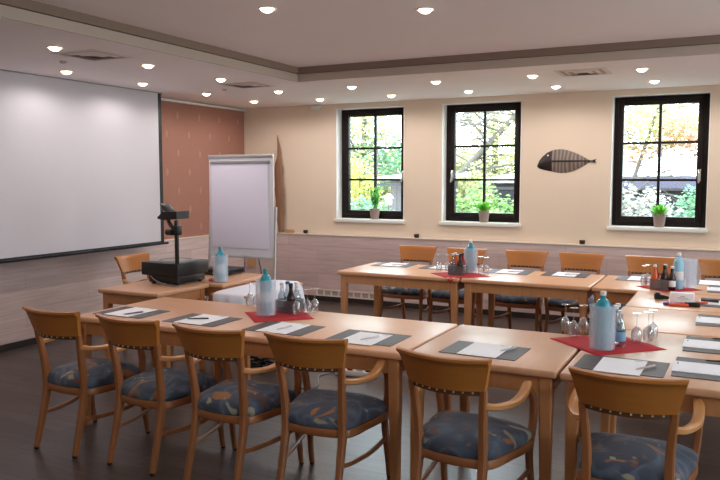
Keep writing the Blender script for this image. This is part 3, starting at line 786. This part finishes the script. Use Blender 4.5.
# ------------------------------------------------------------------ overhead projector
r = tag(empty('overhead_projector', (-4.37, 5.07, TH)), 'black overhead projector with upright arm on the small table', 'overhead projector')
b = MB(); b.box(-.2, .2, -.205, .21, .075, .188, M['black'], .008); b.box(-.13, .19, -.19, .17, .014, .076, M['black'], .006); b.build('body', r)
for sx, sy in ((-.1, -.16), (.16, -.16), (-.1, .14), (.16, .14)): MB().lathe([(.018, 0), (.016, .015)], M['cap'], 12, (sx, sy, .0005)).build('foot', r)
MB().box(-.16, .15, -.15, .16, .188, .193, M['grey'], .002).build('glass_stage', r)
MB().lathe([(.13, .1931), (.136, .196), (.142, .1931)], M['holder'], 36, (-.005, .01, 0), cap=False).build('lens_rim', r)
MB().box(.168, .196, -.198, -.17, .18, .555, M['black'], .004).build('post', r)
b = MB().box(.15, .215, -.215, -.15, .43, .51, M['black'], .008)
b.sweep([(.18, -.18, .46), (.10, -.17, .52), (.06, -.15, .57)], [(.03, .03)]*3, M['black']); b.build('arm', r)
MB().lathe([(.02, -.03), (.026, -.025), (.026, .025), (.02, .03)], M['black'], 14, (.125, -.21, .455), Matrix.Rotation(PI/2, 3, 'Y')).build('knob', r)
b = MB()
b.loft([[(-.02, -.19, .565), (-.02, -.03, .565), (-.02, -.03, .578), (-.02, -.19, .578)], [(.05, -.2, .555), (.05, -.02, .555), (.05, -.02, .625), (.05, -.2, .625)], [(.19, -.19, .565), (.19, -.03, .565), (.19, -.03, .63), (.19, -.19, .63)]], M['black'])
b.build('lens_head', r)
MB().box(-.004, .004, -.06, .06, 0, .088, M['black'], .002, rot=Matrix.Rotation(-.75, 3, 'Y'), piv=Vector((0, 0, 0))).build('mirror', r, (.06, -.12, .628))
MB().tube([(-.1, -.2, .07), (-.02, -.215, .03), (.13, -.23, .006), (.26, -.25, .006)], .004, M['grey']).build('power_cord', r)

cooler((-4.0, 5.23, Z0-.002), 0, 'frosted cooler beside the overhead projector', 'cooler', 'frosted wine coolers')
turq((-4.0, 5.23, Z0+.011), 2.5, 'turquoise water bottle in the cooler beside the overhead projector', 'bottle', 'large water bottles')
b = MB(); b.lathe([(0, 0), (.018, .003), (.022, .014), (.014, .028), (0, .032)], M['pink'], 12); b.lathe([(0, 0), (.014, .003), (.016, .01), (.01, .022), (0, .025)], M['pink'], 12, (.026, .004, 0))
tag(b.build('sponge', None, (-4.10, 5.22, TH+.0005)), 'small pink sponge between overhead projector and cooler', 'sponge')
r = tag(empty('media_player', (-4.34, 5.70, TH)), 'flat black box on the table under the flip chart', 'media player')
MB().box(-.15, .15, -.15, .15, .006, .058, M['black'], .004).build('case', r)
MB().box(.15, .152, -.13, .13, .022, .045, M['darkmetal']).build('front_panel', r)
for sx in (-1, 1):
    for sy in (-1, 1): MB().lathe([(.014, 0), (.014, .007)], M['cap'], 10, (sx*.12, sy*.12, .0003)).build('foot', r)

# ------------------------------------------------------------------ flip chart
r = tag(empty('flip_chart', (-4.562, 6.32, 0)), 'white flip chart with blank paper on an aluminium stand', 'flip chart')
bx = .402
MB().box(-bx, bx, .0, .022, .845, 1.875, M['whiteboard'], .005).build('board', r)
MB().box(-bx, bx, -.012, .026, 1.862, 1.895, M['alu'], .004).build('top_rail', r)
MB().box(-bx+.03, bx-.03, -.02, -.001, 1.80, 1.83, M['grey'], .004).build('clamp', r)
b = MB().box(-bx+.04, bx-.055, -.012, -.001, .93, 1.80, M['paperpad'], .002)
b.build('paper_pad', r)
MB().box(-bx+.01, bx-.01, -.05, .0, .832, .845, M['alu'], .003).build('pen_tray', r)
for s in (-1, 1):
    MB().sweep([(s*(bx+.012), .03, 1.36), (s*(bx+.012), .0, .8), (s*(bx+.03), -.08, .012)], [(.024, .024)]*3, M['alu']).build('leg', r)
MB().sweep([(0, .04, 1.7), (0, .35, .7), (0, .55, .012)], [(.024, .024)]*3, M['alu']).build('leg', r)
b = MB().box(-bx-.01, bx+.01, .022, .034, 1.33, 1.36, M['alu']); b.build('cross_bar', r)

# ------------------------------------------------------------------ window wall decoration
rngp = random.Random(5)
def leafpatch(b, base, d, L, w, m, droop=.3):
    d = Vector(d).normalized(); side = d.cross(Vector((0, 0, 1)))
    if side.length < .05: side = Vector((1, 0, 0))
    side.normalize(); base = Vector(base); prev = None; fs = []; i = 5
    rows = []
    for k in range(i):
        t = k/(i-1); p = base+d*L*t+Vector((0, 0, -droop*L*t*t)); ww = w*math.sin(PI*(.12+.86*t))**.8*(1-.3*t)
        rows.append((p-side*ww/2, p+Vector((0, 0, -.15*ww)), p+side*ww/2))
    vs = [[b.bm.verts.new(q) for q in rw] for rw in rows]
    for a, c in zip(vs, vs[1:]):
        for k in (0, 1): fs.append(b.bm.faces.new((a[k], a[k+1], c[k+1], c[k])))
    b.faces(fs, m)
def pot_plant(x, label, kind):
    r = tag(empty('potted_plant', (x, 8.79, WZ0)), label, 'potted plant', 'potted plants on the window sills')
    MB().lathe([(0, 0), (.048, 0), (.052, .004), (.066, .125), (.07, .127), (.07, .14), (.062, .14), (.06, .12), (0, .119)], M['pot'], 24).build('pot', r)
    MB().lathe([(0, .124), (.0605, .122)], M['soil'], 20).build('soil', r)
    b = MB()
    if kind == 'tall':
        for k in range(7):
            a = rngp.random()*6.28; h = rngp.uniform(.12, .27); tip = Vector((.05*math.cos(a), .035*math.sin(a), .12+h)); base = Vector((.02*math.cos(a), .02*math.sin(a), .12))
            b.tube([base, (base+tip)/2+Vector((0, 0, .01)), tip], .004, M['plantdark'], 6, 3)
            for q in range(7):
                t = .25+.75*q/6; p = base.lerp(tip, t); aa = a+q*2.1
                leafpatch(b, p, (math.cos(aa)*.9, math.sin(aa)*.5, .8), rngp.uniform(.07, .11), .042, M['plantdark'], .1)
    else:
        n, L, w, up = (30, .17, .07, 1.15) if kind == 'bushy' else (64, .17, .042, 1.35)
        for k in range(n):
            a = rngp.random()*6.28; e = rngp.uniform(.3, 1.)
            leafpatch(b, (.03*math.cos(a), .03*math.sin(a), .12+rngp.random()*.05), (math.cos(a)*e, math.sin(a)*e*.7, up*rngp.uniform(.5, 1.3)), L*rngp.uniform(.6, 1.1), w*rngp.uniform(.7, 1.2), M['plant'], .35)
    b.build('foliage', r)
pot_plant(-4.205, 'potted plant with tall upright leafy stems on the left window sill', 'tall')
pot_plant(-2.725, 'potted plant with broad dark green leaves on the middle window sill', 'bushy')
pot_plant(-.728, 'potted plant with bright dense green tuft on the right window sill', 'tuft')

# fish on the wall
r = tag(empty('fish_ornament', (-1.74, YB-.004, 1.845)), 'flat fish ornament with dark head hung between the windows', 'wall ornament')
k = .00127
P = lambda u, v: ((u-337)*k, (195-v)*k)
def plate(b, up, lo, m, th=.028):
    rings = []
    for (u, a), (_, c) in zip(up, lo):
        x, z1 = P(u, a); _, z0 = P(u, c); zm = (z0+z1)/2; h = max((z1-z0)/2, .001); t = th*min(1, h/.08)
        rings.append([(x, -.002-t*(1+math.cos(q*PI/6))/2 if True else 0, zm+h*math.sin(q*PI/6)*1.0) if False else (x, -t*abs(math.cos((q/8-.5)*PI))-.001, z0+(z1-z0)*q/8) for q in range(9)]+[(x, 0, z1), (x, 0, z0)])
    b.loft(rings, m)
up = [(75, 228), (90, 190), (120, 150), (160, 115), (210, 93)]; lo = [(75, 240), (90, 257), (120, 268), (160, 278), (210, 286)]
b = MB(); plate(b, up, lo, M['fishhead'], .034); b.build('head', r)
up = [(210, 93), (250, 86), (290, 84), (340, 93), (400, 113), (450, 136), (500, 163), (545, 188)]; lo = [(210, 286), (250, 295), (290, 300), (340, 298), (400, 284), (450, 260), (500, 232), (545, 202)]
b = MB(); plate(b, up, lo, M['fishbody']); b.build('body', r)
b = MB(); z = P(0, 193)[1]
b.sweep([(P(205, 0)[0], -.03, z), (P(400, 0)[0], -.03, z), (P(520, 0)[0], -.018, z), (P(575, 0)[0], -.012, z)], [(.008, .02), (.008, .022), (.008, .014), (.008, .014)], M['fishhead'])
b.build('spine', r)
b = MB(); b.prism([(P(560, 0)[0], z+.006), (P(600, 0)[0], z+.022), (P(588, 0)[0], z), (P(600, 0)[0], z-.022), (P(560, 0)[0], z-.006)], 1, -.016, -.004, M['fishhead']); b.build('tail', r)
MB().lathe([(0, .0), (.009, .0), (.008, .006), (0, .008)], M['capwhite'], 12, (P(175, 0)[0], -.032, P(0, 140)[1]), Matrix.Rotation(PI/2, 3, 'X')).build('eye', r)

# driftwood
rg = random.Random(3)
prof = [(.0, .035, .03, 0.), (.12, .05, .028, -.005), (.35, .062, .03, -.01), (.6, .068, .03, -.015), (.8, .06, .028, -.025), (.95, .055, .026, -.03), (1.03, .028, .02, -.02), (1.15, .02, .018, -.028), (1.26, .012, .012, -.04), (1.34, .004, .004, -.045)]
rings = []
for z, a, c, xo in [(p[0]*(1-t)+q[0]*t, (p[1]*(1-t)+q[1]*t)*(1+.06*math.sin(23*(p[0]*(1-t)+q[0]*t)+1)), p[2]*(1-t)+q[2]*t, p[3]*(1-t)+q[3]*t+.003*math.sin(17*(p[0]*(1-t)+q[0]*t))) for p, q in zip(prof, prof[1:]) for t in (0, .33, .66)]+[prof[-1]]:
    rings.append([(xo+a*math.cos(t*PI/7)*(1+.22*math.sin(t*2.3+z*5)+rg.uniform(-.08, .08)), c*math.sin(t*PI/7)*(1+rg.uniform(-.12, .12)), z) for t in range(14)])
o = MB().loft(rings, M['drift']).loft([[(-.052+(.016*(1-q))*math.cos(t*PI/4)+.012*math.sin(q*7), .004+.013*(1-q)*math.sin(t*PI/4), .35+.72*q) for t in range(8)] for q in (0, .2, .4, .6, .8, .95)], M['drift']).build('driftwood', None, (-5.60, 8.695, .9015)); tag(o, 'tall pointed piece of brown driftwood standing on the ledge', 'driftwood')
tag(MB().box(-.06, .06, -.025, .025, 0, .045, M['tanblock'], .004).build('wooden_block', None, (-5.455, 8.69, .9012)), 'small tan wooden block at the foot of the driftwood', 'block')
for x, l in ((-5.20, 'small bronze tealight holder on the ledge right of the driftwood'), (-3.57, 'small bronze tealight holder on the ledge between left and middle window'), (-1.53, 'small bronze tealight holder on the ledge under the fish')):
    r = tag(empty('tealight_holder', (x, 8.69, .9005)), l, 'tealight holder', 'tealight holders on the ledge')
    MB().lathe([(.02, 0), (.03, .004), (.034, .045), (.03, .046), (.026, .012), (0, .011)], M['holder'], 18).build('cup', r)
    MB().lathe([(.019, .0115), (.019, .03), (0, .03)], M['capwhite'], 14).build('candle', r)
# low wall grilles
def grille(x0, x1, z0, z1, n, m, label, y=WF-.018):
    r = tag(empty('wall_vent', ((x0+x1)/2, y, z0)), label, 'vent'); w = (x1-x0)/2; h = z1-z0
    MB().box(-w, w, -.001, .001+.0, .0, h, M['ventdark']).build('backing', r)
    b = MB(); b.box(-w, w, -.012, -.002, 0, h*.16, m); b.box(-w, w, -.012, -.002, h*.84, h, m)
    for k in range(n+1):
        x = -w+2*w*k/n; b.box(x-.012, x+.012, -.011, -.002, h*.16, h*.84, m)
    b.build('grid', r)
grille(-5.0, -4.1, .07, .16, 8, M['ledge'], 'pale low wall vent with square holes under the left window')
grille(-6.12, -6.0, .40, .52, 5, M['tanblock'], 'small brown slatted wall vent low behind the flip chart')

# floor: power strip and black cable bundle under the front tables
r = tag(empty('power_strip', (-2.8, 5.45, 0), .1), 'white power strip with a red plug on the floor', 'power strip')
MB().box(-.16, .2, -.03, .03, .001, .045, M['whitepaint'], .006).build('strip', r)
MB().box(-.055, -.005, -.022, .022, .0455, .1, M['markred'], .008).build('red_plug', r)
MB().box(.03, .08, -.022, .022, .0455, .09, M['whitepaint'], .008).build('white_plug', r)
MB().box(.11, .15, -.022, .022, .0455, .08, M['black'], .008).build('black_plug', r)
MB().tube([(-.03, 0, .1), (-.05, .02, .2), (-.09, .12, .26), (-.15, .2, .14), (-.25, .25, .005)], .004, M['markred']).build('red_cord', r)
b = MB(); rg = random.Random(11); pts = []
for k in range(34):
    a = k*.95; rad = .1+.07*math.sin(k*1.7); pts.append((rad*math.cos(a)*1.3, rad*math.sin(a), .012+.06*abs(math.sin(k*.7))*rg.random()))
b.tube(pts, .008, M['black'], 8, 5)
tag(b.build('cable_bundle', None, (-3.72, 5.36, 0)), 'tangled black cable bundle on the floor behind the front tables', 'cable')
tag(MB().tube([(-2.98, 5.46, .008), (-3.05, 5.3, .008), (-2.9, 5.0, .008), (-3.04, 4.9, .008)], .006, M['grey']).build('extension_cord'), 'grey cord lying on the floor beside the power strip', 'cord')

# ------------------------------------------------------------------ garden outside
struct(MB().box(-22, 10, YB+.36, 40, -.5, -.125, M['grass']).build('ground'))
struct(MB().box(-22, 10, YB+.36, 11.2, -.125, -.1, M['bounce']).build('bounce_strip'))  # unseen pale strip, added to bounce daylight up to the ceiling
def foliage(b, rng, centre, rad, n, size, m, shell=.55):
    cx, cy, cz = centre; i = b.mi(m)
    for _ in range(n):
        u = rng.uniform(-1, 1); a = rng.uniform(0, 2*PI); q = math.sqrt(1-u*u); rr_ = shell+(1-shell)*rng.random()**.6
        p = Vector((cx+rad[0]*q*math.cos(a)*rr_, cy+rad[1]*q*math.sin(a)*rr_, cz+rad[2]*u*rr_))
        s = size*rng.uniform(.6, 1.3)
        R = Matrix.Rotation(rng.uniform(0, 6.28), 3, 'Z') @ Matrix.Rotation(rng.uniform(-1.3, 1.3), 3, 'X')
        vs = [b.bm.verts.new(p+R @ Vector(v)*s) for v in ((-.5, 0, 0), (-.1, -.32, .04), (.55, 0, 0), (-.1, .32, .04))]
        f = b.bm.faces.new(vs); f.material_index = i; f.smooth = False
def shrub(x, y, w, d, h, n, key, label, size=.085, seed=1):
    rng = random.Random(seed); r = tag(empty('garden_shrub', (x, y, -.12)), label, 'shrub', 'shrubs in the garden')
    b = MB()
    for k in range(6): foliage(b, rng, (rng.uniform(-.4, .4)*w, rng.uniform(-.3, .3)*d, h*rng.uniform(.35, .62)), (w*.36, d*.36, h*.38), n//6, size, M[key], .6)
    b.build('foliage', r)
    b = MB()
    for k in range(5):
        a = k*1.3; b.tube([(.05*math.cos(a), .05*math.sin(a), 0), (.12*w*math.cos(a), .12*d*math.sin(a), h*.3), (.26*w*math.cos(a), .26*d*math.sin(a), h*.66)], .014, M['bark'], 6, 3)
    b.build('stems', r)
def tree(x, y, h, r0, lean, crowns, label, seed=1, nbr=9, size=.11):
    rng = random.Random(seed); r = tag(empty('garden_tree', (x, y, -.12)), label, 'tree', 'trees in the garden')
    b = MB(); L = Vector(lean)
    tp = [L*t*h+Vector((0, 0, h*t)) for t in (0, .3, .6, 1)]
    b.sweep(tp, [(2*r0, 2*r0), (1.7*r0, 1.7*r0), (1.3*r0, 1.3*r0), (.5*r0, .5*r0)], M['bark'], 10, 4, (0, 1, 0), 1.); b.build('trunk', r)
    b = MB()
    for k in range(nbr):
        t = rng.uniform(.25, .95); p = L*t*h+Vector((0, 0, h*t)); a = rng.uniform(0, 6.28); ln = rng.uniform(.9, 2.)
        d = Vector((math.cos(a), math.sin(a)*.5, rng.uniform(-.1, .8)))
        q = p+d*ln*.55+Vector((0, 0, .1)); e = p+d*ln
        b.tube([p, q, e], r0*.2, M['bark'], 6, 3)
        for _ in range(3):
            d2 = Vector((rng.uniform(-1, 1), rng.uniform(-.4, .4), rng.uniform(-.5, .8))); b.tube([q, q+d2*.4, q+d2*.8+Vector((0, 0, -.1))], r0*.09, M['bark'], 5, 2)
    b.build('branches', r)
    b = MB()
    for c, rad, n, key in crowns: foliage(b, rng, c, rad, n, size, M[key], .2)
    b.build('crown', r)
# left window
shrub(-6.75, 12.3, 1.15, 1.2, 1.8, 3000, 'Lblu', 'bluish green shrub behind the left window, low left', seed=2)
shrub(-5.98, 12.4, .85, 1.1, 1.62, 2200, 'Lblu', 'bluish green shrub behind the left window, beside the bird house', seed=3)
shrub(-7.4, 14.6, 1.9, 1.5, 2.75, 3600, 'Lyel', 'yellowing tall shrub behind the left window', seed=4, size=.1)
tree(-9.3, 18.5, 5.5, .11, (.04, 0, 0), [((.1, 0, 3.3), (1.5, 1., 1.2), 3600, 'Lpal'), ((.6, 0, 2.2), (1.3, .9, .8), 2200, 'Lblu')], 'pale yellow leaved tree behind the left window', seed=5)
shrub(-13.4, 28, 5., 2., 3.2, 3600, 'Lpal', 'tall pale hedge in the distance behind the left window', size=.26, seed=31)
# middle window
shrub(-8.7, 28, 4.6, 2., 3.2, 3600, 'Lpal', 'tall pale hedge in the distance behind the middle window', size=.26, seed=32)
shrub(-4.35, 12.4, 1.0, 1.1, 1.85, 3000, 'Lgrn', 'bright green shrub behind the middle window, low left', seed=6)
shrub(-3.62, 12.3, .8, 1.0, 1.5, 2200, 'Lgrn', 'bright green shrub behind the middle window, low right', seed=7)
shrub(-5.35, 15.6, 1.3, 1.2, 2.3, 2600, 'Lpal', 'yellow green shrub further back behind the middle window', seed=8, size=.1)
tree(-7.55, 16.6, 4.4, .11, (.98, 0, 0), [((2.6, .2, 2.9), (1.2, .7, .7), 500, 'Lpal'), ((3.6, .2, 2.6), (1.0, .7, .9), 480, 'Lpal')], 'leaning bare-limbed tree behind the middle window', seed=9, nbr=16)
tree(-6.2, 21., 6, .11, (.0, 0, 0), [((0, 0, 2.9), (1.5, .9, 1.5), 3200, 'Lpal'), ((.2, 0, 1.7), (1.4, .8, .8), 1800, 'Lpal')], 'slim upright tree far behind the middle window', seed=10, nbr=16)
# right window
shrub(-1.78, 11.9, .9, 1.0, 1.78, 2400, 'Livy', 'grey green ivy hedge behind the right window, left bush', size=.07, seed=11)
shrub(-1.05, 11.9, .8, 1.0, 1.76, 2400, 'Livy', 'grey green ivy hedge behind the right window, middle bush', size=.07, seed=12)
shrub(-.36, 11.95, .8, 1.0, 1.78, 2200, 'Lblu', 'bluish hedge behind the right window, right bush', size=.07, seed=13)
tree(-2.2, 14.6, 4.2, .05, (.3, 0, 0), [((.75, .0, 2.85), (.85, .6, .62), 1900, 'Lpal'), ((1.4, .0, 2.5), (.6, .5, .35), 800, 'Lrst'), ((.5, 0, 2.25), (.5, .4, .2), 320, 'Lrst')], 'thin tree with rusty and yellow leaves behind the right window', seed=14, nbr=18, size=.085)
tree(-1.9, 23., 6.5, .1, (-.02, 0, 0), [((0.3, 0, 3.6), (1.6, 1., 1.1), 2600, 'Lpal')], 'yellow tree far behind the right window', seed=15, nbr=12)
def shed(name, x0, x1, y0, y1, h, wm, label, roof=.35, fas=.0):
    cx, cy = (x0+x1)/2, (y0+y1)/2; w, d = (x1-x0)/2, (y1-y0)/2
    r = tag(empty(name, (cx, cy, -.12)), label, 'shed')
    MB().box(-w, w, -d, d, 0, h+.12, wm).build('wall', r)
    z = h+.12
    b = MB().prism([(-d-.25, z+.02), (d+.25, z+roof), (d+.25, z+roof+.05), (-d-.25, z+.07+fas)], 0, -w-.2, w+.2, M['roof']); b.build('roof', r)
    if fas: MB().box(-w-.2, w+.2, -d-.28, -d-.252, z-.1, z+.07+fas, M['fasciaout']).build('fascia', r)
    MB().box(-w-.2, w+.2, -d-.33, -d-.285, z-.11, z-.06, M['gutter']).build('gutter', r)
shed('garden_shed', -6.42, -5.3, 14.2, 15.2, 1.6, M['shedwood'], 'grey wooden shed behind the left window', .1)
shed('garden_shed', -4.02, -2.9, 13.6, 14.6, 1.55, M['sheddark'], 'dark wooden shed behind the middle window', .12)
shed('garden_shed', -3.0, 1.2, 17, 20, 1.5, M['sheddark'], 'low wide outbuilding with pale roof behind the right window', .62, .12)
r = tag(empty('bird_house', (-5.42, 11.9, -.12)), 'small white bird house on a post behind the left window', 'bird house')
MB().box(-.02, .02, -.02, .02, 0, 1.3, M['shedwood']).build('post', r)
MB().box(-.045, .045, -.04, .04, 1.3, 1.42, M['roof']).build('box', r)
MB().prism([(-.07, 1.42), (.07, 1.42), (0, 1.5)], 1, -.06, .06, M['roof']).build('roof', r)

# ------------------------------------------------------------------ light
w = bpy.data.worlds.new('World'); S.world = w; w.use_nodes = True
nt = w.node_tree; bg = nt.nodes['Background']
tc = nt.nodes.new('ShaderNodeTexCoord'); sx = nt.nodes.new('ShaderNodeSeparateXYZ'); nt.links.new(tc.outputs['Generated'], sx.inputs[0])
rp = nt.nodes.new('ShaderNodeValToRGB'); rp.color_ramp.elements[0].color = (.82, .91, 1, 1); rp.color_ramp.elements[1].color = (.70, .84, 1, 1)
nt.links.new(sx.outputs['Z'], rp.inputs[0]); nt.links.new(rp.outputs['Color'], bg.inputs['Color'])
bg.inputs['Strength'].default_value = 9.6
def portal(loc, rot, sx, sy):
    L = bpy.data.lights.new('window_portal', 'AREA'); L.shape = 'RECTANGLE'; L.size = sx; L.size_y = sy; L.cycles.is_portal = True
    o = bpy.data.objects.new('window_portal', L); COL.objects.link(o); o.location = loc; o.rotation_euler = rot
for x0, x1 in WIN: portal(((x0+x1)/2, YB+.34, (WZ0+WZ1)/2), (-PI/2, 0, 0), x1-x0, WZ1-WZ0)
for y0, y1 in RW: portal((XR+.28, (y0+y1)/2, 1.72), (0, PI/2, 0), 1.55, y1-y0)

# ------------------------------------------------------------------ camera
cam = bpy.data.cameras.new('camera'); co = bpy.data.objects.new('camera', cam); COL.objects.link(co)
cam.sensor_width = 36; cam.lens = 36*743/720; cam.clip_start = .05; cam.clip_end = 200
co.location = (0, 0, 1.66)
co.rotation_euler = (PI/2-math.radians(4.808), 0, math.radians(26.70))
S.camera = co
S.view_settings.view_transform = 'Standard'; S.view_settings.look = 'None'; S.view_settings.gamma = 1; S.view_settings.use_curve_mapping = False
S.view_settings.exposure = .4
